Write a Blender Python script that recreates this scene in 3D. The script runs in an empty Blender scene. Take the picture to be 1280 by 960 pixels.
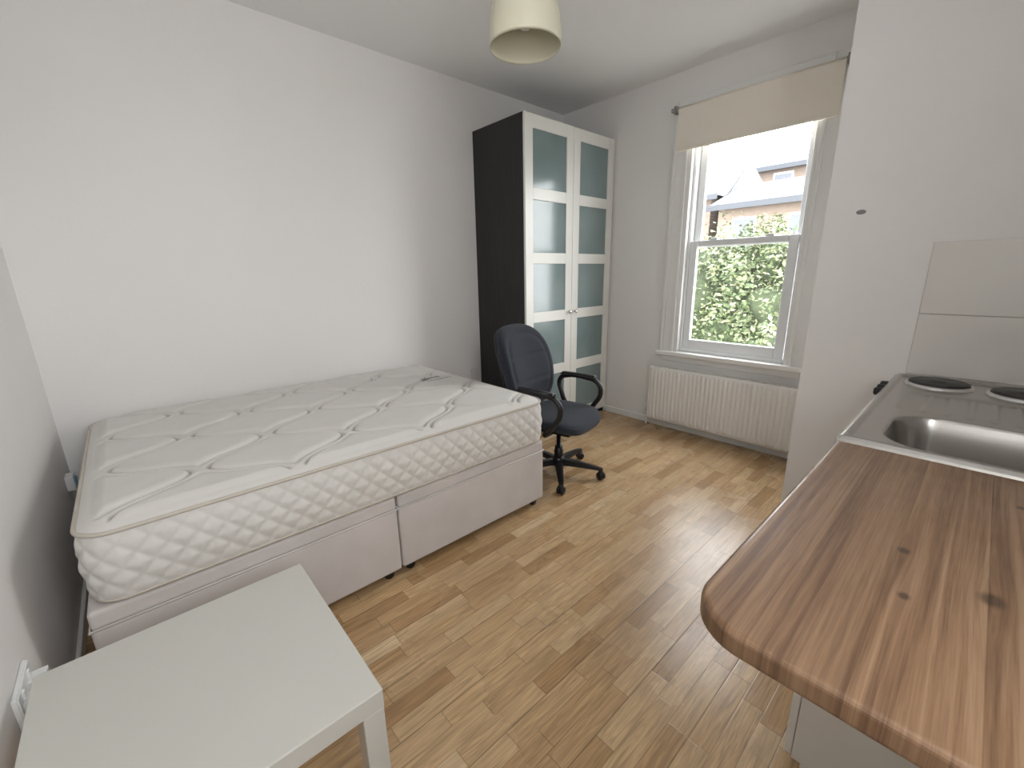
import bpy, bmesh, math, random
from mathutils import Vector, Matrix
random.seed(7)
S=bpy.context.scene
S.view_settings.view_transform='Standard'
S.view_settings.exposure=0.70

# ---------------------------------------------------------------- materials
def newmat(name):
    m=bpy.data.materials.new(name); m.use_nodes=True
    nt=m.node_tree; b=nt.nodes['Principled BSDF']
    return m,nt,b
def N(nt,t,**k):
    n=nt.nodes.new(t)
    for a,v in k.items(): setattr(n,a,v)
    return n
def mth(nt,op,a,b=None,c=None):
    n=N(nt,'ShaderNodeMath',operation=op)
    for i,x in enumerate((a,b,c)):
        if x is None: continue
        if hasattr(x,'links') or hasattr(x,'is_linked'): nt.links.new(x,n.inputs[i])
        else: n.inputs[i].default_value=x
    return n.outputs[0]
def mat(name,col,rough=.5,metal=0,nscale=0,nstr=.1,cvar=0,cscale=5,spec=None,coat=0,sheen=0,stretch=(1,1,1),stitch_shade=None):
    m,nt,b=newmat(name)
    b.inputs['Base Color'].default_value=(*col,1)
    b.inputs['Roughness'].default_value=rough
    b.inputs['Metallic'].default_value=metal
    if spec is not None: b.inputs['Specular IOR Level'].default_value=spec
    if coat: b.inputs['Coat Weight'].default_value=coat
    if sheen: b.inputs['Sheen Weight'].default_value=sheen
    geo=N(nt,'ShaderNodeNewGeometry')
    mp=N(nt,'ShaderNodeMapping'); mp.inputs['Scale'].default_value=stretch
    nt.links.new(geo.outputs['Position'],mp.inputs['Vector'])
    if cvar:
        n=N(nt,'ShaderNodeTexNoise'); n.inputs['Scale'].default_value=cscale; n.inputs['Detail'].default_value=4
        nt.links.new(mp.outputs[0],n.inputs['Vector'])
        r=N(nt,'ShaderNodeValToRGB')
        r.color_ramp.elements[0].position=.3; r.color_ramp.elements[1].position=.7
        r.color_ramp.elements[0].color=(*[c*(1-cvar) for c in col],1)
        r.color_ramp.elements[1].color=(*[min(1,c*(1+cvar)) for c in col],1)
        nt.links.new(n.outputs['Fac'],r.inputs[0]); src=r.outputs[0]
        if stitch_shade:
            at=N(nt,'ShaderNodeAttribute',attribute_name='stitch_shade')
            mc=N(nt,'ShaderNodeMix',data_type='RGBA'); nt.links.new(at.outputs['Fac'],mc.inputs[0])
            nt.links.new(src,mc.inputs[6]); mc.inputs[7].default_value=(*stitch_shade,1); src=mc.outputs[2]
        nt.links.new(src,b.inputs['Base Color'])
    if nscale:
        n=N(nt,'ShaderNodeTexNoise'); n.inputs['Scale'].default_value=nscale; n.inputs['Detail'].default_value=3
        nt.links.new(mp.outputs[0],n.inputs['Vector'])
        bp=N(nt,'ShaderNodeBump'); bp.inputs['Strength'].default_value=nstr; bp.inputs['Distance'].default_value=.01
        nt.links.new(n.outputs['Fac'],bp.inputs['Height']); nt.links.new(bp.outputs[0],b.inputs['Normal'])
    return m
M_wall=mat('wall_paint',(.83,.805,.785),.55,nscale=35,nstr=.06,cvar=.015,cscale=1.5)
M_ceil=mat('ceiling_paint',(.89,.885,.88),.8,nscale=30,nstr=.05)
M_trim=mat('white_gloss_trim',(.84,.83,.81),.3,nscale=15,nstr=.03)
M_upvc=mat('upvc_white',(.82,.83,.84),.25)
M_rad=mat('radiator_enamel',(.83,.81,.77),.35)
M_mat=mat('mattress_damask',(.68,.655,.62),.75,nscale=450,nstr=.08,cvar=.02,cscale=9,sheen=.15,stitch_shade=(.36,.335,.30))  # dark thread tone also paints shade into the quilt grooves
M_pipe=mat('mattress_piping',(.54,.49,.42),.7)
M_divan=mat('divan_fabric',(.61,.565,.545),.8,nscale=500,nstr=.12,cvar=.05,cscale=6,sheen=.15)
M_black=mat('black_plastic',(.008,.008,.010),.38)
M_fab=mat('chair_fabric_navy',(.015,.018,.030),.9,nscale=400,nstr=.5,cvar=.4,cscale=260,sheen=.10)
M_wardark=mat('black_brown_ash',(.013,.011,.0115),.5,nscale=40,nstr=.35,cvar=.4,cscale=30,stretch=(3,3,.12))
M_warwhite=mat('white_lacquer',(.79,.78,.735),.3)
M_tabletop=mat('table_white_lacquer',(.565,.55,.505),.28,nscale=60,nstr=.01)
M_chrome=mat('brushed_chrome',(.7,.7,.7),.25,metal=1)
M_steel=mat('stainless_steel',(.50,.48,.455),.24,metal=1)
M_hot=mat('hotplate_iron',(.024,.022,.022),.45,nscale=80,nstr=.1)
M_cab=mat('cabinet_white',(.80,.79,.76),.35)
M_tile=mat('ceramic_tile',(.74,.705,.66),.15)
M_grout=mat('grout',(.50,.47,.43),.9)
M_blind=mat('blind_fabric',(.87,.80,.70),.8,nscale=600,nstr=.1)
M_grey=mat('grey_cap',(.28,.28,.28),.5)
M_socket=mat('socket_plastic',(.78,.78,.77),.3)
M_blue=mat('blue_plastic',(.12,.35,.48),.4)
M_label=mat('mattress_label_print',(.26,.26,.26),.8)
M_lampsh=mat('lampshade_opal',(.72,.68,.53),.35)
M_slate=mat('roof_slate',(.15,.155,.17),.7,cvar=.2,cscale=2,nscale=6,nstr=.4)
M_fascia=mat('fascia_dark',(.04,.045,.055),.6)
M_darkwin=mat('house_window_pane',(.07,.08,.10),.1)
M_grass=mat('grass',(.12,.12,.09),.9,cvar=.3)
M_bark=mat('bark',(.08,.06,.04),.9,nscale=20,nstr=.5)

m,nt,b=newmat('frosted_glass_panel')
b.inputs['Roughness'].default_value=.14
geo=N(nt,'ShaderNodeNewGeometry')
n=N(nt,'ShaderNodeTexNoise'); n.inputs['Scale'].default_value=2.2
nt.links.new(geo.outputs['Position'],n.inputs['Vector'])
r=N(nt,'ShaderNodeValToRGB'); r.color_ramp.elements[0].position=.3; r.color_ramp.elements[1].position=.75
r.color_ramp.elements[0].color=(.17,.23,.235,1); r.color_ramp.elements[1].color=(.25,.31,.31,1)
nt.links.new(n.outputs['Fac'],r.inputs[0]); nt.links.new(r.outputs[0],b.inputs['Base Color'])
M_frost=m
m=bpy.data.materials.new('window_glass'); m.use_nodes=True; nt=m.node_tree; nt.nodes.clear()
o=N(nt,'ShaderNodeOutputMaterial'); mx=N(nt,'ShaderNodeMixShader'); t=N(nt,'ShaderNodeBsdfTransparent'); g=N(nt,'ShaderNodeBsdfGlossy')
g.inputs['Roughness'].default_value=.02; t.inputs[0].default_value=(.97,.98,.98,1); mx.inputs[0].default_value=.04
nt.links.new(t.outputs[0],mx.inputs[1]); nt.links.new(g.outputs[0],mx.inputs[2]); nt.links.new(mx.outputs[0],o.inputs[0])
M_glass=m
def brick(name,c1,c2,c3):
    m,nt,b=newmat(name)
    tc=N(nt,'ShaderNodeTexCoord'); br=N(nt,'ShaderNodeTexBrick')
    br.inputs['Color1'].default_value=(*c1,1); br.inputs['Color2'].default_value=(*c2,1); br.inputs['Mortar'].default_value=(*c3,1)
    br.inputs['Scale'].default_value=4
    mp=N(nt,'ShaderNodeMapping'); mp.inputs['Rotation'].default_value=(math.pi/2,0,0)
    nt.links.new(tc.outputs['Object'],mp.inputs[0]); nt.links.new(mp.outputs[0],br.inputs[0]); nt.links.new(br.outputs[0],b.inputs['Base Color'])
    b.inputs['Roughness'].default_value=.9
    return m
M_brick=brick('brick_wall',(.16,.112,.084),(.185,.14,.108),(.185,.167,.15))
m,nt,b=newmat('leaf_foliage')
oi=N(nt,'ShaderNodeNewGeometry'); r=N(nt,'ShaderNodeValToRGB')
e=r.color_ramp.elements; e[0].color=(.042,.07,.026,1); e[1].color=(.29,.28,.20,1)
x=e.new(.35); x.color=(.09,.125,.052,1); x=e.new(.75); x.color=(.16,.18,.085,1)
nt.links.new(oi.outputs['Random Per Island'],r.inputs[0]); nt.links.new(r.outputs[0],b.inputs['Base Color'])
b.inputs['Roughness'].default_value=.6
M_leaf=m
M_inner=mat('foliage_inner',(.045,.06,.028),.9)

def floor_mat():
    m,nt,b=newmat('oak_strip_floor'); L=nt.links
    geo=N(nt,'ShaderNodeNewGeometry'); sx=N(nt,'ShaderNodeSeparateXYZ'); L.new(geo.outputs['Position'],sx.inputs[0])
    X,Y=sx.outputs[0],sx.outputs[1]
    W=.062
    rx=mth(nt,'DIVIDE',X,W); row=mth(nt,'FLOOR',rx)
    wn=N(nt,'ShaderNodeTexWhiteNoise',noise_dimensions='1D'); L.new(row,wn.inputs['W'])
    ry=mth(nt,'ADD',mth(nt,'DIVIDE',Y,.31),mth(nt,'MULTIPLY',wn.outputs['Value'],7.3)); col=mth(nt,'FLOOR',ry)
    cv=N(nt,'ShaderNodeCombineXYZ'); L.new(row,cv.inputs[0]); L.new(col,cv.inputs[1])
    w2=N(nt,'ShaderNodeTexWhiteNoise',noise_dimensions='3D'); L.new(cv.outputs[0],w2.inputs['Vector'])
    r=N(nt,'ShaderNodeValToRGB'); e=r.color_ramp.elements
    e[0].color=(.38,.225,.105,1); e[1].color=(.66,.48,.295,1)
    for p,c in ((.15,(.48,.30,.15)),(.4,(.565,.375,.20)),(.6,(.60,.415,.235)),(.8,(.53,.345,.18)),(.92,(.45,.275,.13))):
        x=e.new(p); x.color=(*c,1)
    L.new(w2.outputs['Value'],r.inputs[0])
    gv=N(nt,'ShaderNodeCombineXYZ'); L.new(mth(nt,'MULTIPLY',X,75),gv.inputs[0])
    L.new(mth(nt,'ADD',mth(nt,'MULTIPLY',Y,5),mth(nt,'MULTIPLY',w2.outputs['Value'],50)),gv.inputs[1]); L.new(mth(nt,'MULTIPLY',w2.outputs['Value'],30),gv.inputs[2])
    n=N(nt,'ShaderNodeTexNoise'); n.inputs['Scale'].default_value=1; n.inputs['Detail'].default_value=5; n.inputs['Distortion'].default_value=1.6
    L.new(gv.outputs[0],n.inputs['Vector'])
    gr=N(nt,'ShaderNodeMapRange'); gr.inputs[1].default_value=.3; gr.inputs[2].default_value=.7; gr.inputs[3].default_value=.70; gr.inputs[4].default_value=1.18
    L.new(n.outputs['Fac'],gr.inputs[0])
    def edge(fr,w):
        f=mth(nt,'FRACT',fr); d=mth(nt,'MINIMUM',f,mth(nt,'SUBTRACT',1.0,f))
        mr=N(nt,'ShaderNodeMapRange'); mr.inputs[1].default_value=0; mr.inputs[2].default_value=w; mr.inputs[3].default_value=0; mr.inputs[4].default_value=1
        L.new(d,mr.inputs[0]); return mr.outputs[0]
    g1=edge(rx,.035); g2=edge(ry,.008); g3=edge(mth(nt,'DIVIDE',rx,3.0),.016)
    gap=mth(nt,'MINIMUM',mth(nt,'MINIMUM',mth(nt,'ADD',mth(nt,'MULTIPLY',g1,.35),.65),mth(nt,'ADD',mth(nt,'MULTIPLY',g2,.4),.6)),mth(nt,'ADD',mth(nt,'MULTIPLY',g3,.62),.38))
    n2=N(nt,'ShaderNodeTexNoise'); n2.inputs['Scale'].default_value=1.7; n2.inputs['Detail'].default_value=6; L.new(geo.outputs['Position'],n2.inputs['Vector'])
    wr=N(nt,'ShaderNodeMapRange'); wr.inputs[1].default_value=.35; wr.inputs[2].default_value=.7; wr.inputs[3].default_value=1.05; wr.inputs[4].default_value=.86; L.new(n2.outputs['Fac'],wr.inputs[0])
    tot=mth(nt,'MULTIPLY',mth(nt,'MULTIPLY',gr.outputs[0],gap),wr.outputs[0])
    mx=N(nt,'ShaderNodeVectorMath',operation='SCALE'); L.new(r.outputs[0],mx.inputs[0]); L.new(tot,mx.inputs['Scale'])
    L.new(mx.outputs[0],b.inputs['Base Color'])
    rr=N(nt,'ShaderNodeMapRange'); rr.inputs[1].default_value=.3; rr.inputs[2].default_value=.7; rr.inputs[3].default_value=.19; rr.inputs[4].default_value=.37; L.new(n2.outputs['Fac'],rr.inputs[0])
    L.new(rr.outputs[0],b.inputs['Roughness'])
    bp=N(nt,'ShaderNodeBump'); bp.inputs['Strength'].default_value=.25; bp.inputs['Distance'].default_value=.002
    L.new(mth(nt,'ADD',gap,mth(nt,'MULTIPLY',n.outputs['Fac'],.15)),bp.inputs['Height']); L.new(bp.outputs[0],b.inputs['Normal'])
    return m
M_floor=floor_mat()
def pine():
    m,nt,b=newmat('pine_worktop'); L=nt.links
    geo=N(nt,'ShaderNodeNewGeometry'); sx=N(nt,'ShaderNodeSeparateXYZ'); L.new(geo.outputs['Position'],sx.inputs[0])
    X,Y,Z=sx.outputs
    rx=mth(nt,'DIVIDE',mth(nt,'ADD',X,.03),.095); row=mth(nt,'FLOOR',rx)
    wn=N(nt,'ShaderNodeTexWhiteNoise',noise_dimensions='1D'); L.new(row,wn.inputs['W'])
    off=mth(nt,'MULTIPLY',wn.outputs['Value'],9.0)
    kn=None; bend=None
    for kx,ky,kr in ((.068,.765,.010),(-.023,.817,.006),(-.0095,.694,.005),(.17,.93,.009),(.25,.70,.009),(.10,1.12,.005)):
        dx=mth(nt,'SUBTRACT',X,kx); dy=mth(nt,'MULTIPLY',mth(nt,'SUBTRACT',Y,ky),.75)
        d=mth(nt,'SQRT',mth(nt,'ADD',mth(nt,'MULTIPLY',dx,dx),mth(nt,'MULTIPLY',dy,dy)))
        k=N(nt,'ShaderNodeMapRange'); k.interpolation_type='SMOOTHSTEP'; k.inputs[1].default_value=kr*.5; k.inputs[2].default_value=kr*1.8; k.inputs[3].default_value=.38; k.inputs[4].default_value=1; L.new(d,k.inputs[0])
        kn=k.outputs[0] if kn is None else mth(nt,'MULTIPLY',kn,k.outputs[0])
        dy3=mth(nt,'MULTIPLY',dy,.35)
        de=mth(nt,'SQRT',mth(nt,'ADD',mth(nt,'MULTIPLY',dx,dx),mth(nt,'MULTIPLY',dy3,dy3)))
        ex=mth(nt,'EXPONENT',mth(nt,'MULTIPLY',de,-1/(kr*2.4)))
        sg=mth(nt,'DIVIDE',dx,mth(nt,'ADD',mth(nt,'ABSOLUTE',dx),.003))
        bd=mth(nt,'MULTIPLY',mth(nt,'MULTIPLY',sg,ex),-kr*1.4)
        bend=bd if bend is None else mth(nt,'ADD',bend,bd)
    Xb=mth(nt,'ADD',X,bend)
    def nz(sx_,sy_,det):
        gv=N(nt,'ShaderNodeCombineXYZ'); L.new(mth(nt,'MULTIPLY',Xb,sx_),gv.inputs[0]); L.new(mth(nt,'MULTIPLY',Y,sy_),gv.inputs[1]); L.new(off,gv.inputs[2])
        n=N(nt,'ShaderNodeTexNoise'); n.inputs['Scale'].default_value=1; n.inputs['Detail'].default_value=det; L.new(gv.outputs[0],n.inputs['Vector']); return n.outputs['Fac']
    a1=nz(38,1.0,2); a2=nz(130,2.0,3); a3=nz(520,14,2)
    fac=mth(nt,'ADD',mth(nt,'ADD',mth(nt,'MULTIPLY',a1,.34),mth(nt,'MULTIPLY',a2,.46)),mth(nt,'MULTIPLY',a3,.20))
    r=N(nt,'ShaderNodeValToRGB'); e=r.color_ramp.elements
    e[0].position=.38; e[0].color=(.125,.064,.033,1); e[1].position=.62; e[1].color=(.30,.185,.108,1)
    x=e.new(.5); x.color=(.215,.122,.066,1)
    L.new(fac,r.inputs[0])
    pv=mth(nt,'ADD',mth(nt,'MULTIPLY',wn.outputs['Value'],.20),.88)
    f=mth(nt,'FRACT',rx); d=mth(nt,'MINIMUM',f,mth(nt,'SUBTRACT',1.0,f))
    sm=N(nt,'ShaderNodeMapRange'); sm.inputs[2].default_value=.012; sm.inputs[3].default_value=.75; sm.inputs[4].default_value=1; L.new(d,sm.inputs[0])
    tot=mth(nt,'MULTIPLY',mth(nt,'MULTIPLY',kn,pv),sm.outputs[0])
    mx=N(nt,'ShaderNodeVectorMath',operation='SCALE'); L.new(r.outputs[0],mx.inputs[0]); L.new(tot,mx.inputs['Scale'])
    L.new(mx.outputs[0],b.inputs['Base Color'])
    n3=N(nt,'ShaderNodeTexNoise'); n3.inputs['Scale'].default_value=7; n3.inputs['Detail'].default_value=6; L.new(geo.outputs['Position'],n3.inputs['Vector'])
    rg=N(nt,'ShaderNodeMapRange'); rg.inputs[1].default_value=.35; rg.inputs[2].default_value=.65; rg.inputs[3].default_value=.30; rg.inputs[4].default_value=.48; L.new(n3.outputs['Fac'],rg.inputs[0]); L.new(rg.outputs[0],b.inputs['Roughness'])
    bp=N(nt,'ShaderNodeBump'); bp.inputs['Strength'].default_value=.15; bp.inputs['Distance'].default_value=.002; L.new(a2,bp.inputs['Height']); L.new(bp.outputs[0],b.inputs['Normal'])
    return m
M_pine=pine()

# ---------------------------------------------------------------- geometry helpers
def obj(name,bm,mats,smooth=False):
    me=bpy.data.meshes.new(name); bm.normal_update(); bm.to_mesh(me); bm.free()
    for m_ in (mats if isinstance(mats,(list,tuple)) else [mats]): me.materials.append(m_)
    if smooth:
        for p in me.polygons: p.use_smooth=True
    o=bpy.data.objects.new(name,me); S.collection.objects.link(o); return o
def addbox(bm,x0,x1,y0,y1,z0,z1,mi=0):
    vs=[bm.verts.new((x,y,z)) for x in (x0,x1) for y in (y0,y1) for z in (z0,z1)]
    F=[(0,1,3,2),(4,6,7,5),(0,4,5,1),(2,3,7,6),(0,2,6,4),(1,5,7,3)]
    fs=[]
    for f in F:
        fa=bm.faces.new([vs[i] for i in f]); fa.material_index=mi; fs.append(fa)
    return vs,fs
def box(name,x0,x1,y0,y1,z0,z1,m_,bev=0,seg=2):
    bm=bmesh.new(); addbox(bm,x0,x1,y0,y1,z0,z1)
    if bev: bmesh.ops.bevel(bm,geom=bm.edges[:],offset=bev,segments=seg,affect='EDGES',profile=.5)
    return obj(name,bm,m_)
def boxes(name,lst,m_,bev=0):
    bm=bmesh.new()
    for l in lst: addbox(bm,*l)
    bmesh.ops.recalc_face_normals(bm,faces=bm.faces[:])
    if bev: bmesh.ops.bevel(bm,geom=bm.edges[:],offset=bev,segments=2,affect='EDGES',profile=.5)
    return obj(name,bm,m_)
def lathe(name,prof,m_,loc=(0,0,0),seg=48,smooth=True,axis='Z'):
    bm=bmesh.new(); rings=[]
    for r_,z in prof:
        rings.append([bm.verts.new((r_*math.cos(2*math.pi*i/seg),r_*math.sin(2*math.pi*i/seg),z)) for i in range(seg)])
    for a,b_ in zip(rings,rings[1:]):
        for i in range(seg): bm.faces.new((a[i],a[(i+1)%seg],b_[(i+1)%seg],b_[i]))
    bmesh.ops.remove_doubles(bm,verts=bm.verts[:],dist=1e-6)
    bmesh.ops.recalc_face_normals(bm,faces=bm.faces[:])
    if axis=='X': bmesh.ops.rotate(bm,verts=bm.verts[:],cent=(0,0,0),matrix=Matrix.Rotation(math.pi/2,3,'Y'))
    if axis=='Y': bmesh.ops.rotate(bm,verts=bm.verts[:],cent=(0,0,0),matrix=Matrix.Rotation(-math.pi/2,3,'X'))
    bmesh.ops.translate(bm,verts=bm.verts[:],vec=loc)
    o=obj(name,bm,m_,smooth)
    return o
def tube(name,pts,r_,m_,cyclic=False,kind='POLY',res=6):
    cu=bpy.data.curves.new(name,'CURVE'); cu.dimensions='3D'; cu.bevel_depth=r_; cu.bevel_resolution=4; cu.resolution_u=res
    if kind=='POLY':
        sp=cu.splines.new('POLY'); sp.points.add(len(pts)-1)
        for p,q in zip(sp.points,pts): p.co=(*q,1)
    else:
        sp=cu.splines.new('BEZIER'); sp.bezier_points.add(len(pts)-1)
        for p,q in zip(sp.bezier_points,pts): p.co=q; p.handle_left_type=p.handle_right_type='AUTO'
    sp.use_cyclic_u=cyclic; cu.use_fill_caps=True
    cu.materials.append(m_)
    o=bpy.data.objects.new(name,cu); S.collection.objects.link(o)
    dg=bpy.context.evaluated_depsgraph_get(); me=bpy.data.meshes.new_from_object(o.evaluated_get(dg))
    bpy.data.objects.remove(o); me.name=name
    if not me.materials: me.materials.append(m_)
    for p in me.polygons: p.use_smooth=True
    o=bpy.data.objects.new(name,me); S.collection.objects.link(o); return o
def group(name,parts,loc=(0,0,0)):
    e=bpy.data.objects.new(name,None); e.location=loc; S.collection.objects.link(e)
    for p in parts:
        p.parent=e; p.matrix_parent_inverse=Matrix.Translation(loc).inverted()
    return e

# ---------------------------------------------------------------- dimensions
WX=-2.946; NY=-.338; CZ=2.719; WY=3.343; RX=.45
PX=-.528; PY=2.25
T=.22
# ---------------------------------------------------------------- shell
box('floor',WX-T,RX+T,NY-T,WY+T,-.1,0,M_floor)
box('ceiling',WX-T,RX+T,NY-T,WY+T,CZ,CZ+.1,M_ceil)
box('wall_left',WX-T,WX,NY-T,WY+T,0,CZ,M_wall)
box('wall_near',WX,RX+T,NY-T,NY,0,CZ,M_wall)
OX0,OX1,OZ0,OZ1=-1.68,-.88,.67,2.45
boxes('wall_back',[(WX,OX0,WY,WY+T,0,CZ),(OX1,RX+T,WY,WY+T,0,CZ),(OX0,OX1,WY,WY+T,0,OZ0),(OX0,OX1,WY,WY+T,OZ1,CZ)],M_wall)
box('wall_partition',PX,RX,PY,WY,0,CZ,M_wall)
RY0,RY1,RZ0,RZ1=-.28,.62,1.15,2.4  # opening for the added fill window
boxes('wall_right',[(RX,RX+T,NY,RY0,0,CZ),(RX,RX+T,RY1,WY,0,CZ),(RX,RX+T,RY0,RY1,0,RZ0),(RX,RX+T,RY0,RY1,RZ1,CZ)],M_wall)
box('baseboard_back',WX,PX,WY-.014,WY,0,.055,M_trim,.004)
box('baseboard_left',WX,WX+.014,NY,WY-.014,0,.055,M_trim,.004)
box('baseboard_near',WX+.014,RX,NY,NY+.014,0,.055,M_trim,.004)

# ---------------------------------------------------------------- window 1 (sash)
def frame(name,x0,x1,z0,z1,y0,y1,l,r_,b_,t,m_,bev=.004):
    return boxes(name,[(x0,x0+l,y0,y1,z0,z1),(x1-r_,x1,y0,y1,z0,z1),(x0+l,x1-r_,y0,y1,z0,z0+b_),(x0+l,x1-r_,y0,y1,z1-t,z1)],m_,bev)
P=[]
P.append(boxes('casing',[(-1.815,-1.70,WY-.022,WY,.655,2.52),(-.868,-.775,WY-.022,WY,.655,2.52),(-1.70,-.868,WY-.022,WY,2.43,2.52),
   (-1.815,-1.79,WY-.034,WY-.022,.655,2.52),(-1.725,-1.70,WY-.032,WY-.022,.655,2.52),(-.868,-.845,WY-.032,WY-.022,.655,2.52)],M_trim,.003))
P.append(boxes('reveal',[(OX0-.02,OX0+.012,WY-.02,WY+.2,OZ0,OZ1),(OX1-.012,OX1+.02,WY-.02,WY+.2,OZ0,OZ1),(OX0,OX1,WY-.02,WY+.2,OZ1-.02,OZ1)],M_trim))
P.append(box('sill',-1.84,-.755,WY-.06,WY+.05,.635,.672,M_trim,.008))
P.append(box('apron',-1.80,-.79,WY-.016,WY,.585,.635,M_trim,.004))
P.append(frame('jamb',OX0+.012,OX1-.012,.672,2.43,WY+.02,WY+.13,.022,.016,.03,.03,M_upvc))
P.append(frame('lower_sash',-1.645,-.915,.70,1.535,WY+.025,WY+.065,.052,.060,.075,.045,M_upvc,.006))
P.append(frame('upper_sash',-1.645,-.905,1.485,2.41,WY+.075,WY+.115,.052,.042,.045,.05,M_upvc,.006))
P.append(box('glass_lower',-1.60,-.97,WY+.043,WY+.047,.77,1.495,M_glass))
P.append(box('glass_upper',-1.60,-.94,WY+.093,WY+.097,1.525,2.365,M_glass))
P.append(boxes('sash_locks',[(-1.50,-1.45,WY+.03,WY+.06,1.535,1.55),(-1.12,-1.07,WY+.03,WY+.06,1.535,1.55)],M_upvc,.003))
P.append(boxes('external_sill',[(OX0,OX1,WY+.1,WY+.28,.63,.672)],M_upvc,.003))
group('window_1',P,(-1.29,WY,1.5))
P=[]  # unseen second window, added on the right wall to brighten the room
def frameX(name,y0,y1,z0,z1,x0,x1,w,m_):
    return boxes(name,[(x0,x1,y0,y0+w,z0,z1),(x0,x1,y1-w,y1,z0,z1),(x0,x1,y0+w,y1-w,z0,z0+w),(x0,x1,y0+w,y1-w,z1-w,z1)],m_,.004)
ym=(RY0+RY1)/2
P.append(frameX('frame',RY0,RY1,RZ0,RZ1,RX+.05,RX+.11,.055,M_upvc))
P.append(box('mullion',RX+.05,RX+.11,ym-.03,ym+.03,RZ0+.055,RZ1-.055,M_upvc,.004))
P.append(boxes('glass',[(RX+.078,RX+.082,RY0+.05,ym-.028,RZ0+.05,RZ1-.05),(RX+.078,RX+.082,ym+.028,RY1-.05,RZ0+.05,RZ1-.05)],M_glass))
P.append(box('sill',RX-.03,RX+.1,RY0-.03,RY1+.03,RZ0-.03,RZ0,M_trim,.005))
group('added_fill_window',P,(RX,ym,1.7))

# ---------------------------------------------------------------- roller blind
P=[]
P.append(box('fabric',-1.778,-.785,3.283,3.286,2.18,2.455,M_blind))
P.append(box('bottom_bar',-1.778,-.785,3.277,3.292,2.17,2.188,M_blind,.004))
P.append(lathe('roller',[(0,-.505),(.017,-.505),(.017,.505),(0,.505)],M_blind,(-1.285,3.30,2.455),24,axis='X'))
P.append(boxes('brackets',[(-1.81,-1.792,3.27,3.344,2.43,2.48),(-.778,-.762,3.27,3.344,2.43,2.48),(-1.825,-1.795,3.26,3.285,2.44,2.465),(-.778,-.75,3.26,3.285,2.44,2.465)],M_grey,.002))
group('roller_blind',P,(-1.29,3.3,2.45))

# ---------------------------------------------------------------- radiator
def radiator():
    bm=bmesh.new(); x0,x1,z0,z1=-1.85,-.60,.075,.535; yf=3.245
    nx=int((x1-x0)/.0042); zs=[z0,z0+.004,z0+.018,z0+.03,z0+.05,z1-.05,z1-.03,z1-.018,z1-.004,z1]
    rows=[]
    for zi,z in enumerate(zs):
        row=[]
        for i in range(nx+1):
            x=x0+(x1-x0)*i/nx
            ph=((x-x0)/.0333)%1.0
            flute=.0 if ph<.25 else (math.sin((ph-.25)/.75*math.pi)**.6)
            amp=.010 if 3<=zi<=6 else 0
            edge=.006 if zi in(0,9) else 0
            if x-x0<.02 or x1-x<.02: flute=0
            row.append(bm.verts.new((x,yf-amp*flute+edge,z)))
        rows.append(row)
    for a,b_ in zip(rows,rows[1:]):
        for i in range(nx): bm.faces.new((a[i],a[i+1],b_[i+1],b_[i]))
    o1=obj('panel',bm,M_rad,True)
    o2=boxes('casing',[(x0-.004,x0,yf-.002,yf+.068,z0+.01,z1+.004),(x1,x1+.004,yf-.002,yf+.068,z0+.01,z1+.004),(x0,x1,yf+.045,yf+.055,z0,z1),
      (x0,x1,yf+.004,yf+.010,z1-.008,z1+.002),(x0,x1,yf+.055,yf+.068,z1-.01,z1+.002)]+[(x0+.02+i*.022,x0+.026+i*.022,yf+.008,yf+.058,z1-.008,z1) for i in range(55)],M_rad,0)
    o3=tube('feed_pipe',[(x0-.04,3.30,.0),(x0-.04,3.30,.12),(x0-.02,3.285,.125),(x0+.02,3.285,.125)],.0075,M_trim)
    o4=lathe('valve',[(0,0),(.014,0),(.016,.02),(.016,.05),(.012,.06),(0,.06)],M_socket,(x0-.04,3.30,.12),20)
    o5=boxes('wall_brackets',[(-1.65,-1.62,3.3,3.345,.15,.48),(-.85,-.82,3.3,3.345,.15,.48)],M_rad)
    group('radiator',[o1,o2,o3,o4,o5],(-1.22,3.29,.3))
radiator()

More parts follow.
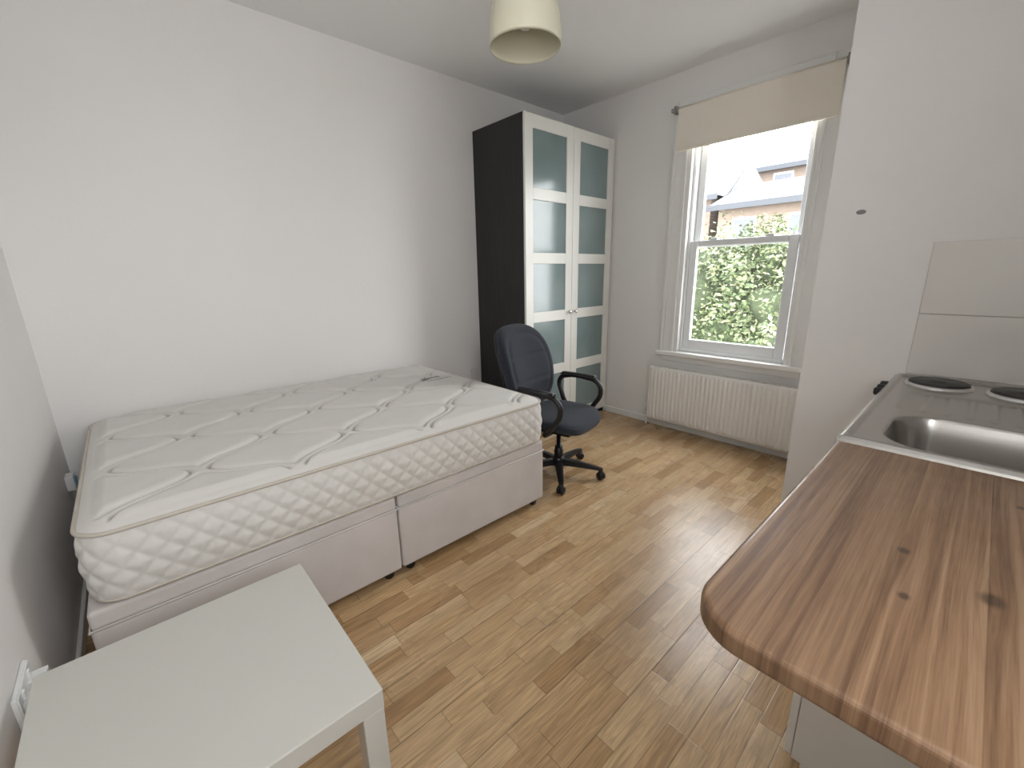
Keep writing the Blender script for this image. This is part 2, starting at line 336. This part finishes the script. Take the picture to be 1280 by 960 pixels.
# ---------------------------------------------------------------- wardrobe
def wardrobe():
    xb,xf=WX+.003,-2.356; y0,y1=2.275,3.325; H=2.39
    P=[]; d=xf-.02
    P.append(boxes('carcass',[(xb,d,y0,y0+.02,0,H),(xb,d,y1-.02,y1,0,H),(xb,d,y0+.02,y1-.02,H-.02,H),(xb,d,y0+.02,y1-.02,.05,.07),(xb,xb+.01,y0+.02,y1-.02,.07,H-.02),(d-.03,d-.01,y0+.02,y1-.02,0,.05),(xb,d-.03,2.79,2.81,.07,H-.02)],M_wardark))
    P.append(boxes('shelves',[(xb+.01,d-.03,y0+.02,2.79,z,z+.018) for z in (.55,1.0,1.45,1.95)]+[(xb+.01,d-.03,2.81,y1-.02,z,z+.018) for z in (.55,1.95)],M_warwhite))
    gl=[(1.915,2.30),(1.465,1.835),(1.02,1.385),(.575,.94),(.125,.495)]
    for k,(a,b_) in enumerate(((y0,2.798),(2.802,y1))):
        st=.078; L=[(d,xf,a,a+st,.045,H-.003),(d,xf,b_-st,b_,.045,H-.003)]
        zs=[.045]+[v for g_ in sorted(gl) for v in g_]+[H-.003]
        for i in range(0,len(zs),2): L.append((d,xf,a+st,b_-st,zs[i],zs[i+1]))
        P.append(boxes('door_frame_%d'%(k+1),L,M_warwhite,.0015))
        P.append(boxes('door_glass_%d'%(k+1),[(d+.006,d+.011,a+st-.005,b_-st+.005,g0-.005,g1+.005) for g0,g1 in gl],M_frost))
        yk=(b_-.035) if k==0 else (a+.035)
        P.append(lathe('knob_%d'%(k+1),[(0,0),(.006,0),(.006,.014),(.015,.018),(.016,.026),(.011,.032),(0,.033)],M_chrome,(xf,yk,1.0),24,axis='X'))
    group('wardrobe',P,(-2.65,2.8,0))
wardrobe()

# ---------------------------------------------------------------- bed base
def divan():
    x0,x1=-2.90,-1.563; P=[]
    for k,(a,b_) in enumerate(((-.235,.726),(.732,1.635))):
        P.append(box('divan_half_%d'%(k+1),x0,x1,a,b_,.045,.345,M_divan,.012,3))
        P.append(box('divan_lid_%d'%(k+1),x0+.003,x1-.002,a+.002,b_-.002,.341,.402,M_divan,.012,3))
        P.append(tube('seam_%d'%(k+1),[(x0,a,.343),(x1,a,.343),(x1,b_,.343),(x0,b_,.343)],.004,M_divan,True))
        for j,(cx,cy) in enumerate(((x1-.04,a+.05),(x1-.04,b_-.05),(x0+.05,a+.05),(x0+.05,b_-.05))):
            P.append(lathe('castor_%d_%d'%(k+1,j+1),[(0,-.012),(.019,-.012),(.022,-.006),(.022,.006),(.019,.012),(0,.012)],M_black,(cx,cy,.022),20,axis='X'))
            P.append(box('castor_stem_%d_%d'%(k+1,j+1),cx-.01,cx+.012,cy-.014,cy+.014,.026,.052,M_black,.003))
    group('divan_bed_base',P,(-2.23,.7,0))
divan()

# ---------------------------------------------------------------- mattress
def mattress():
    x0,x1,y0,y1=-2.915,-1.552,-.215,1.645; zb,ze,zt=.404,.632,.652
    cx,cy=(x0+x1)/2,(y0+y1)/2; hx,hy=(x1-x0)/2,(y1-y0)/2; R=.09
    nx,ny=250,340
    SV=[]
    def rr(x,y,R=R):
        ax,ay=abs(x),abs(y); dx,dy=ax-(hx-R),ay-(hy-R)
        if dx>0 and dy>0:
            m_=max(dx,dy)/math.hypot(dx,dy); dx*=m_; dy*=m_; ax,ay=hx-R+dx,hy-R+dy
        return math.copysign(ax,x),math.copysign(ay,y)
    def edged(x,y):
        ax,ay=abs(x),abs(y); dx,dy=ax-(hx-R),ay-(hy-R)
        if dx>0 and dy>0: return R-math.hypot(dx,dy)
        return min(hx-ax,hy-ay)
    def quilt(p,q):
        A,B=.54,.44
        a=(p/A+q/B); b_=(p/A-q/B)
        a2=a+.05*math.sin(2*math.pi*b_); b2=b_+.05*math.sin(2*math.pi*a)
        a=a2%1; b_=b2%1
        k=1/math.hypot(1/A,1/B)
        d1=min(a,1-a)*k; d2=min(b_,1-b_)*k
        s=.012; d=-s*math.log(math.exp(-d1/s)+math.exp(-d2/s))
        g_=math.exp(-((d-.014)/.0055)**2)
        puff=.012*min(1,max(0,(d-.014)/.03))**.6 if d>.014 else .004
        return puff-.012*g_, math.exp(-((d-.014)/.004)**2)  # second value darkens the seam line, groove shade put into the colour
    bm=bmesh.new(); G=[]
    for j in range(ny+1):
        row=[]
        for i in range(nx+1):
            x,y=rr(-hx+2*hx*i/nx,-hy+2*hy*j/ny)
            e=max(0,edged(x,y)); f=min(1,e/.06)
            z=ze+(zt-ze)*(1-(1-f)**2.2)
            q_,st=quilt(y+.07,x+.02); w=min(1,max(0,(e-.035)/.03))
            z+=q_*w; SV.append(st*w*.9)
            row.append(bm.verts.new((x+cx,y+cy,z)))
        G.append(row)
    for j in range(ny):
        for i in range(nx): bm.faces.new((G[j][i],G[j][i+1],G[j+1][i+1],G[j+1][i]))
    per=[G[0][i] for i in range(nx)]+[G[j][nx] for j in range(ny)]+[G[ny][i] for i in range(nx,0,-1)]+[G[j][0] for j in range(ny,0,-1)]
    n=len(per); co=[v.co.copy() for v in per]
    nor=[]; arc=[0]
    for i in range(n):
        t=(co[(i+1)%n]-co[i-1]); t.z=0; t.normalize(); nor.append(Vector((t.y,-t.x,0)))
        arc.append(arc[-1]+(co[(i+1)%n]-co[i]).length)
    prev=per; rows=32
    for k in range(1,rows+1):
        f=k/rows; ring=[]
        for i in range(n):
            z=co[i].z*(1-f)+zb*f
            s=arc[i]
            aa=(s/.075+f*3.0)%1; bb=(s/.075-f*3.0)%1
            d=min(min(aa,1-aa),min(bb,1-bb))*.05
            w=min(1,max(0,math.sin(f*math.pi)))**.5
            off=.010*math.sin(f*math.pi)+w*(.008*min(1,d/.018)**.7-.004)
            if f>.93: off-=(f-.93)/.07*.012
            p=co[i]+nor[i]*off; p.z=z; ring.append(bm.verts.new(p)); SV.append(.25*w*math.exp(-(d/.0035)**2))
        for i in range(n): bm.faces.new((prev[i],ring[i],ring[(i+1)%n],prev[(i+1)%n]))
        prev=ring
    bm.faces.new(prev[::-1])
    bmesh.ops.recalc_face_normals(bm,faces=bm.faces[:])
    body=obj('quilted_body',bm,M_mat,True)
    at=body.data.attributes.new('stitch_shade','FLOAT','POINT'); at.data.foreach_set('value',SV)
    def loop(off,z):
        return [tuple(Vector((c.x,c.y,0))+nr*off+Vector((0,0,z))) for c,nr in list(zip(co,nor))[::3]]
    p1=tube('piping_top',loop(.001,ze+.001),.0065,M_pipe,True)
    p2=tube('piping_bottom',loop(-.003,zb+.014),.0065,M_pipe,True)
    L=[]; random.seed(3)
    for r_,(xx0,hh,n_) in enumerate(((-2.36,.035,6),(-2.31,.014,8))):
        yy=1.36
        for i in range(n_):
            w=.008+random.random()*.010; L.append((xx0-hh,xx0,yy,yy+w,.652,.6655)); yy+=w+.010
    lab=boxes('label_print',L,M_label)
    group('mattress',[body,p1,p2,lab],(cx,cy,.4))
mattress()

# ---------------------------------------------------------------- side table
def table():
    x0,x1,y0,y1=-1.315,-.742,-.302,.272; P=[]
    P.append(box('top',x0,x1,y0,y1,.40,.45,M_tabletop,.003))
    for i,(a,b_) in enumerate(((x0,y0),(x0,y1-.05),(x1-.05,y0),(x1-.05,y1-.05))):
        P.append(box('leg_%d'%(i+1),a+.001,a+.049,b_+.001,b_+.049,0,.40,M_tabletop,.003))
    group('side_table',P,(-1.03,-.015,0))
table()

# ---------------------------------------------------------------- kitchen
def worktop():
    x0,x1,y0,y1=-.200,.44,.470,1.276; z0,z1=.866,.90; R=.07
    pts=[(x1,y0),(x1,y1),(x0,y1)]
    for i in range(13):
        a=math.pi+math.pi/2*i/12
        pts.append((x0+R+R*math.cos(a),y0+R+R*math.sin(a)))
    bm=bmesh.new(); b0=[bm.verts.new((*p,z0)) for p in pts]; t0=[bm.verts.new((*p,z1)) for p in pts]
    n=len(pts); bm.faces.new(t0); bm.faces.new(b0[::-1])
    for i in range(n): bm.faces.new((b0[i],b0[(i+1)%n],t0[(i+1)%n],t0[i]))
    bmesh.ops.recalc_face_normals(bm,faces=bm.faces[:])
    ed=[e for e in bm.edges if abs(e.verts[0].co.z-e.verts[1].co.z)<1e-5]
    bmesh.ops.bevel(bm,geom=ed,offset=.008,segments=4,affect='EDGES',profile=.5)
    top=obj('board',bm,M_pine)
    leg=boxes('support_leg',[(.36,.41,.53,.58,0,.866)],M_pine,.004)
    group('kitchen_worktop',[top,leg],(.1,.9,0))
worktop()
def rrect(x,y,cx,cy,hx,hy,R):
    dx,dy=abs(x-cx)-(hx-R),abs(y-cy)-(hy-R)
    return math.hypot(max(dx,0),max(dy,0))+min(max(dx,dy),0)-R
def sstep(t): t=max(0,min(1,t)); return t*t*(3-2*t)
def sink():
    x0,x1,y0,y1=-.205,.44,1.279,2.235; zt=.912
    nx,ny=190,260; bm=bmesh.new(); G=[]
    for j in range(ny+1):
        row=[]
        for i in range(nx+1):
            x=x0+(x1-x0)*i/nx; y=y0+(y1-y0)*j/ny
            z=zt
            e=min(x-x0,x1-x,y-y0,y1-y); z-=.010*(1-sstep(e/.012))
            z-=.006*sstep(-rrect(x,y,(x0+x1)/2,(y0+y1)/2,(x1-x0)/2-.018,(y1-y0)/2-.018,.02)/.010)
            d=rrect(x,y,.145,1.475,.27,.155,.09)
            z-=.14*sstep((-d+.004)/.035)
            dd=rrect(x,y,.125,1.815,.265,.145,.03)
            z-=.004*sstep(-dd/.012)
            if -.10<x<.37:
                w=sstep((.115-abs(y-1.815))/.02)
                ph=((x+.10)/.047)%1
                z+=.006*w*math.exp(-((ph-.5)/.18)**2)
            row.append(bm.verts.new((x,y,z)))
        G.append(row)
    for j in range(ny):
        for i in range(nx): bm.faces.new((G[j][i],G[j][i+1],G[j+1][i+1],G[j+1][i]))
    per=[G[0][i] for i in range(nx)]+[G[j][nx] for j in range(ny)]+[G[ny][i] for i in range(nx,0,-1)]+[G[j][0] for j in range(ny,0,-1)]
    low=[bm.verts.new((v.co.x,v.co.y,.866)) for v in per]; n=len(per)
    for i in range(n): bm.faces.new((per[i],low[i],low[(i+1)%n],per[(i+1)%n]))
    bmesh.ops.recalc_face_normals(bm,faces=bm.faces[:])
    P=[obj('steel_top',bm,M_steel,True)]
    for k,(hx_,hy_,r_) in enumerate(((-.075,2.105,.080),(.13,2.09,.080))):
        P.append(lathe('hotplate_%d'%(k+1),[(0,.018),(r_*.25,.018),(r_*.28,.016),(r_*.9,.017),(r_,.014),(r_,.002)],M_hot,(hx_,hy_,.905),48))
        P.append(lathe('hotplate_ring_%d'%(k+1),[(r_,.008),(r_+.004,.010),(r_+.010,.006),(r_+.013,.0)],M_chrome,(hx_,hy_,.905),48))
    for k in range(3):
        P.append(lathe('knob_%d'%(k+1),[(0,-.024),(.011,-.024),(.014,-.02),(.015,0),(0,0)],M_black,(-.205,1.96+k*.065,.886),20,axis='X'))
    P.append(lathe('drain',[(0,.002),(.03,.002),(.036,.004),(.04,.0)],M_chrome,(.145,1.475,.768),32))
    P.append(tube('tap',[(.39,1.475,.905),(.39,1.475,1.08),(.37,1.475,1.13),(.32,1.475,1.15),(.27,1.475,1.14),(.25,1.475,1.10)],.011,M_chrome,kind='BEZ'))
    group('sink_and_hob',P,(.1,1.75,.9))
sink()
P=[boxes('carcass',[(-.15,.43,1.13,1.148,.03,.864),(-.15,.43,2.205,2.223,.03,.864),(-.15,.43,1.148,2.205,.03,.048),(.41,.43,1.148,2.205,.048,.864),(-.15,.43,1.148,2.205,.75,.762)],M_cab,.001)]
P.append(boxes('doors',[(-.170,-.152,1.133,1.673,.035,.86),(-.170,-.152,1.679,2.22,.035,.86)],M_cab,.002))
P.append(boxes('feet',[(-.13,-.095,1.14,1.175,0,.03),(.36,.40,1.14,1.18,0,.03),(-.13,-.095,2.17,2.21,0,.03),(.36,.40,2.17,2.21,0,.03)],M_socket,.004))
P.append(boxes('door_handles',[(-.186,-.170,1.63,1.642,.70,.80),(-.186,-.170,1.72,1.732,.70,.80)],M_chrome,.003))
group('base_cabinet',P,(.1,1.7,0))
L=[];x=-.178
while x<RX-.02:
    for z0,z1 in ((1.145,1.402),(.884+.03,1.142)):
        L.append((x+.0015,min(x+.36,RX)-.0015,PY-.007,PY-.0005,z0,z1))
    x+=.36
tl=boxes('tiles',L,M_tile,.0015); gr=box('grout_bed',-.178,RX-.001,PY-.004,PY-.0002,.914,1.402,M_grout)
group('tile_backsplash',[tl,gr],(0,PY,1.1))
o=lathe('wall_cap',[(0,-.004),(.013,-.0035),(.016,0),(0,0)],M_grey,(0,0,0),24,axis='Y'); o.location=(-.41,PY-.0005,1.53); o.scale=(1,1,.55)

def socket(name,loc,nrm,w=.146,h=.086,plug=True):
    bm=bmesh.new(); addbox(bm,-w/2,w/2,-.012,0,-h/2,h/2); bmesh.ops.bevel(bm,geom=bm.edges[:],offset=.003,segments=2,affect='EDGES')
    P=[obj('faceplate',bm,M_socket)]
    bm=bmesh.new()
    for sx_ in ([-.036,.036] if w>.1 else [0]):
        addbox(bm,sx_-.007,sx_+.007,-.0165,-.012,.016,.034)
        if plug: addbox(bm,sx_-.022,sx_+.022,-.042,-.012,-.034,.012)
    P.append(obj('switches_and_plug',bm,M_socket))
    e=bpy.data.objects.new(name,None); S.collection.objects.link(e); e.location=loc; e.rotation_euler[2]=nrm
    for p in P: p.parent=e
    return e
socket('wall_socket',(-1.36,NY+.0005,.385),math.pi)
socket('wall_socket',(WX+.0005,2.19,.47),math.pi/2,.086,plug=False)
P=[box('box',-2.80,-2.73,NY,NY+.03,.37,.44,M_socket,.004),box('insert',-2.785,-2.745,NY+.03,NY+.035,.385,.425,M_blue,.002)]
group('junction_box',P,(-2.77,NY,.4))

# ---------------------------------------------------------------- pendant lamp
def pendant():
    x,y,z=-1.385,1.345,2.163
    prof=[(.137,0),(.1385,.012),(.139,.05),(.134,.10),(.121,.15),(.098,.20),(.066,.235),(.036,.252),(.024,.256),(.024,.253),(.035,.248),(.064,.231),(.096,.196),(.119,.147),(.1315,.098),(.1365,.05),(.136,.012),(.137,0)]
    P=[lathe('shade',prof,M_lampsh,(x,y,z),64)]
    P.append(lathe('lamp_holder',[(0,.17),(.018,.17),(.019,.25),(.024,.262),(.016,.29),(.006,.30),(0,.30)],M_socket,(x,y,z),24))
    P.append(lathe('bulb',[(0,.06),(.018,.064),(.029,.085),(.029,.105),(.018,.14),(.013,.17),(0,.17)],M_socket,(x,y,z),24))
    P.append(tube('cord',[(x,y,z+.29),(x,y,CZ-.02)],.0035,M_socket))
    P.append(lathe('ceiling_rose',[(0,-.03),(.02,-.03),(.04,-.015),(.045,0),(0,0)],M_socket,(x,y,CZ),32))
    group('pendant_lamp',P,(x,y,CZ))
pendant()

# ---------------------------------------------------------------- office chair
def pad(name,hx,hy,hz,ex,fn,m_,n=20,seam=False):
    bm=bmesh.new(); bmesh.ops.create_cube(bm,size=2); bmesh.ops.subdivide_edges(bm,edges=bm.edges[:],cuts=n,use_grid_fill=True)
    for v in bm.verts:
        x,y,z=v.co
        l=(abs(x)**ex+abs(y)**ex)**(1/ex) if (x or y) else 1
        m_xy=max(abs(x),abs(y)); s=m_xy/l if l>0 else 1
        px,py=x*s,y*s
        rad=m_xy
        k=(max(0,1-(rad)**5*.55)) if abs(z)>.999 else 1
        pz=z*k if abs(z)>.999 else z*.45
        if seam and z>.999:
            pz-=.16*math.exp(-((rad-.80)/.035)**2)
            if rad<.78:
                for s0 in (-.28,.30): pz-=.16*math.exp(-((py-s0)/.04)**2)*min(1,(.80-rad)/.08)
        out=1.0 if rad<.999 or abs(z)<.7 else .975
        if rad>.999: out=.965+.035*math.sqrt(max(0,1-z*z))
        v.co=Vector(fn(px*out*hx,py*out*hy,pz*hz))
    bmesh.ops.recalc_face_normals(bm,faces=bm.faces[:])
    o=obj(name,bm,m_,True); return o
def chair():
    P=[]
    def fs(x,y,z):
        z=z-.03*max(0,(x-.08)/.16)**2+.012*(y/.24)**2
        return (x,y,z+.405)
    P.append(pad('seat',.235,.245,.046,3.6,fs,M_fab,36))
    P.append(box('seat_pan',-.17,.17,-.17,.17,.345,.372,M_black,.01))
    P.append(box('tilt_mechanism',-.10,.10,-.05,.05,.30,.347,M_black,.01))
    def fb(x,y,z):
        h_=y/.28
        w=x*(1-.12*max(0,-h_)) if h_<0 else x*(1-.05*h_**2)
        xx=-.235-.145*(h_+1)/2 +.03*math.sin((h_+1)*math.pi*.5) + z
        xx+=.045*(w/.25)**2
        return (xx,w,.705+y)
    P.append(pad('backrest',.26,.28,.056,3.2,fb,M_fab,44,True))
    def fb2(x,y,z):
        a,b_,c=fb(x,y,z); return (a-.045,b_,c)
    P.append(pad('backrest_shell',.245,.262,.022,3.2,fb2,M_black,14))
    P.append(tube('back_bar',[(-.05,0,.33),(-.20,0,.33),(-.29,0,.37),(-.325,0,.45),(-.335,0,.60)],.02,M_black,kind='BEZ'))
    for s_ in (-1,1):
        Y=s_*.265
        P.append(tube('armrest_%s'%('right' if s_<0 else 'left'),[(-.12,s_*.17,.36),(-.10,Y,.37),(-.13,Y,.47),(-.15,Y,.585),(-.08,Y,.62),(.05,Y,.62),(.14,Y,.595),(.165,Y,.53),(.12,Y,.44),(.06,Y,.375),(.05,s_*.17,.36)],.0165,M_black,kind='BEZ',res=8))
        bm=bmesh.new(); addbox(bm,-.14,.13,Y-.027,Y+.027,.613,.643); bmesh.ops.bevel(bm,geom=bm.edges[:],offset=.012,segments=3,affect='EDGES')
        P.append(obj('arm_pad_%s'%('right' if s_<0 else 'left'),bm,M_black,True))
    P.append(lathe('gas_column',[(0,.07),(.03,.07),(.03,.17),(.026,.175),(.026,.20),(.015,.20),(.015,.31),(0,.31)],M_black,(0,0,0),32))
    P.append(lathe('hub',[(0,.065),(.045,.065),(.048,.09),(.04,.12),(.03,.13),(0,.13)],M_black,(0,0,0),32))
    for i in range(5):
        a=math.radians(36-20+72*i); c_,s_=math.cos(a),math.sin(a); R_=.285
        bm=bmesh.new(); secs=[(.03,.030,.072,.112),(.14,.024,.070,.104),(.25,.019,.066,.088),(R_+.012,.016,.062,.078)]
        pr=None
        for r_,w,z0,z1 in secs:
            q=[bm.verts.new((r_*c_-sy*s_,r_*s_+sy*c_,zz)) for sy,zz in ((-w,z0),(w,z0),(w*.75,z1),(-w*.75,z1))]
            if pr:
                for k in range(4): bm.faces.new((pr[k],pr[(k+1)%4],q[(k+1)%4],q[k]))
            else: bm.faces.new(q)
            pr=q
        bm.faces.new(pr[::-1]); bmesh.ops.recalc_face_normals(bm,faces=bm.faces[:])
        bmesh.ops.bevel(bm,geom=bm.edges[:],offset=.004,segments=2,affect='EDGES')
        P.append(obj('leg_%d'%(i+1),bm,M_black))
        cxx,cyy=R_*c_,R_*s_
        for w in (-1,1):
            o=lathe('wheel_%d_%s'%(i+1,'ab'[(w+1)//2]),[(0,-.009),(.021,-.009),(.026,-.005),(.026,.005),(.021,.009),(0,.009)],M_black,(0,0,0),24,axis='X')
            th=a+.9
            o.matrix_world=Matrix.Translation((cxx+w*.013*math.cos(th),cyy+w*.013*math.sin(th),.026))@Matrix.Rotation(th,4,'Z'); P.append(o)
        P.append(lathe('castor_stem_%d'%(i+1),[(0,.03),(.017,.03),(.019,.05),(.012,.064),(0,.064)],M_black,(cxx,cyy,0),16))
    e=bpy.data.objects.new('office_chair',None); S.collection.objects.link(e)
    for p in P: p.parent=e
    e.location=(-1.772,2.0,0); e.rotation_euler[2]=math.radians(11)
chair()

# ---------------------------------------------------------------- outdoors
box('ground',-40,30,WY+T+.3,60,-3.3,-3.2,M_grass)
def tree():
    random.seed(11)
    from mathutils import noise
    blobs=[((-3.5,7.6,-.3),(1.7,1.3,2.35)),((-1.6,7.4,.0),(1.5,1.2,1.9)),((-4.9,8.3,.2),(1.5,1.2,1.9)),((-2.6,7.7,.55),(1.0,1.0,1.55))]
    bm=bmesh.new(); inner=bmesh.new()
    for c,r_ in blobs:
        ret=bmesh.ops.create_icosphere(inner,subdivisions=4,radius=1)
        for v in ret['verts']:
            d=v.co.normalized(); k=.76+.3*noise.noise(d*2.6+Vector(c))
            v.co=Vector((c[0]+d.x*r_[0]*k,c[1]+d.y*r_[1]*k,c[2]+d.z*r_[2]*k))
        for i in range(15000):
            d=Vector((random.gauss(0,1),random.gauss(0,1),random.gauss(0,1))).normalized()
            if d.y>.35: continue
            k=.86+.34*noise.noise(d*2.6+Vector(c))+.16*noise.noise(d*7)+random.uniform(-.12,.12)
            p=Vector((c[0]+d.x*r_[0]*k,c[1]+d.y*r_[1]*k,c[2]+d.z*r_[2]*k))
            s=random.uniform(.022,.055)
            u=Vector((random.gauss(0,1),random.gauss(0,1),random.gauss(0,.6))).normalized()
            w=(d+Vector((random.gauss(0,.5),random.gauss(0,.5),random.gauss(0,.5)+.3))).cross(u).normalized()
            vs=[bm.verts.new(p+u*s*a+w*s*b_) for a,b_ in ((-1,0),(-.2,.5),(1,0),(-.2,-.5))]
            bm.faces.new(vs)
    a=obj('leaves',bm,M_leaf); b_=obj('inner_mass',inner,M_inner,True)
    t=lathe('trunk',[(0,-3.2),(.18,-3.2),(.13,-1),(.1,.3),(0,.4)],M_bark,(-3.0,7.9,0),16)
    group('garden_tree',[a,b_,t],(-3,7.9,-3.2))
tree()
def house(x0,x1,y0,y1,ze,zr,nm='brick_house',wins=(),extra=()):
    P=[box('walls',x0,x1,y0,y1,-3.2,ze,M_brick)]+list(extra)
    o=.35; bm=bmesh.new()
    ym=(y0+y1)/2
    A=[(x0-o,y0-o,ze-.1),(x1+o,y0-o,ze-.1),(x1+o,ym,zr),(x0-o,ym,zr),(x0-o,y1+o,ze-.1),(x1+o,y1+o,ze-.1)]
    v=[bm.verts.new(p) for p in A]; bm.faces.new((v[0],v[1],v[2],v[3])); bm.faces.new((v[3],v[2],v[5],v[4]))
    bm.faces.new((v[0],v[3],v[4])); bm.faces.new((v[1],v[5],v[2]))
    P.append(obj('roof',bm,M_slate))
    P.append(boxes('fascia',[(x0-o-.05,x1+o+.05,y0-o-.08,y0-o,ze-.28,ze-.06)],M_fascia))
    if wins:
        P.append(boxes('window_frames',[(a,b_,y0-.05,y0,c,d) for a,b_,c,d in wins],M_upvc))
        P.append(boxes('window_panes',[(a+.08,b_-.08,y0-.06,y0-.05,c+.08,d-.08) for a,b_,c,d in wins],M_darkwin))
    group(nm,P,((x0+x1)/2,(y0+y1)/2,-3.2))
cable=tube('overhead_cable',[(-9.4+i*.59,20-.9*i,4.0-.9*math.sin(i/10*math.pi)+i*.12) for i in range(11)],.012,M_fascia)
house(-8.2,-3.5,19,25,3.9,5.0,wins=((-7.6,-6.7,1.9,3.3),(-5.6,-4.7,1.9,3.3)))
house(-9.5,-4.6,26,32,6.4,7.5,wins=((-8.6,-7.7,5.0,6.0),(-6.6,-5.7,5.0,6.0)))
house(-15,-9.0,20,27,4.5,6.0,wins=((-11,-10,2.3,3.6),),extra=(cable,))

# ---------------------------------------------------------------- world + daylight portals
w=bpy.data.worlds.new('overcast_sky'); S.world=w; w.use_nodes=True
bg=w.node_tree.nodes['Background']; bg.inputs[0].default_value=(.97,.975,.99,1); bg.inputs[1].default_value=8.0
def portal(name,loc,rot,sx_,sy_):
    l=bpy.data.lights.new(name,'AREA'); l.shape='RECTANGLE'; l.size=sx_; l.size_y=sy_; l.cycles.is_portal=True
    o=bpy.data.objects.new(name,l); S.collection.objects.link(o); o.location=loc; o.rotation_euler=rot
portal('daylight_portal_back',(-1.28,WY+.21,1.55),(-math.pi/2,0,0),.8,1.8)
portal('added_window_portal',(RX+.2,ym,(RZ0+RZ1)/2),(0,math.pi/2,0),1.25,.90)  # samples daylight through the added window

# ---------------------------------------------------------------- camera
f=533.5; pi_,th,ro=math.radians(14.569),math.radians(48.084),math.radians(1.0489)
hf=Vector((-math.sin(th),math.cos(th),0)); zz=Vector((0,0,1)); rr_=Vector((math.cos(th),math.sin(th),0))
F=math.cos(pi_)*hf-math.sin(pi_)*zz; U=math.sin(pi_)*hf+math.cos(pi_)*zz
R2=math.cos(ro)*rr_-math.sin(ro)*U; U2=math.sin(ro)*rr_+math.cos(ro)*U
c=bpy.data.cameras.new('camera'); c.sensor_width=36; c.sensor_fit='HORIZONTAL'; c.lens=f/1280*36; c.clip_start=.02; c.clip_end=200
co=bpy.data.objects.new('camera',c); S.collection.objects.link(co)
mw=Matrix((( R2.x,U2.x,-F.x,0),(R2.y,U2.y,-F.y,0),(R2.z,U2.z,-F.z,1.32),(0,0,0,1)))
co.matrix_world=mw
S.camera=co
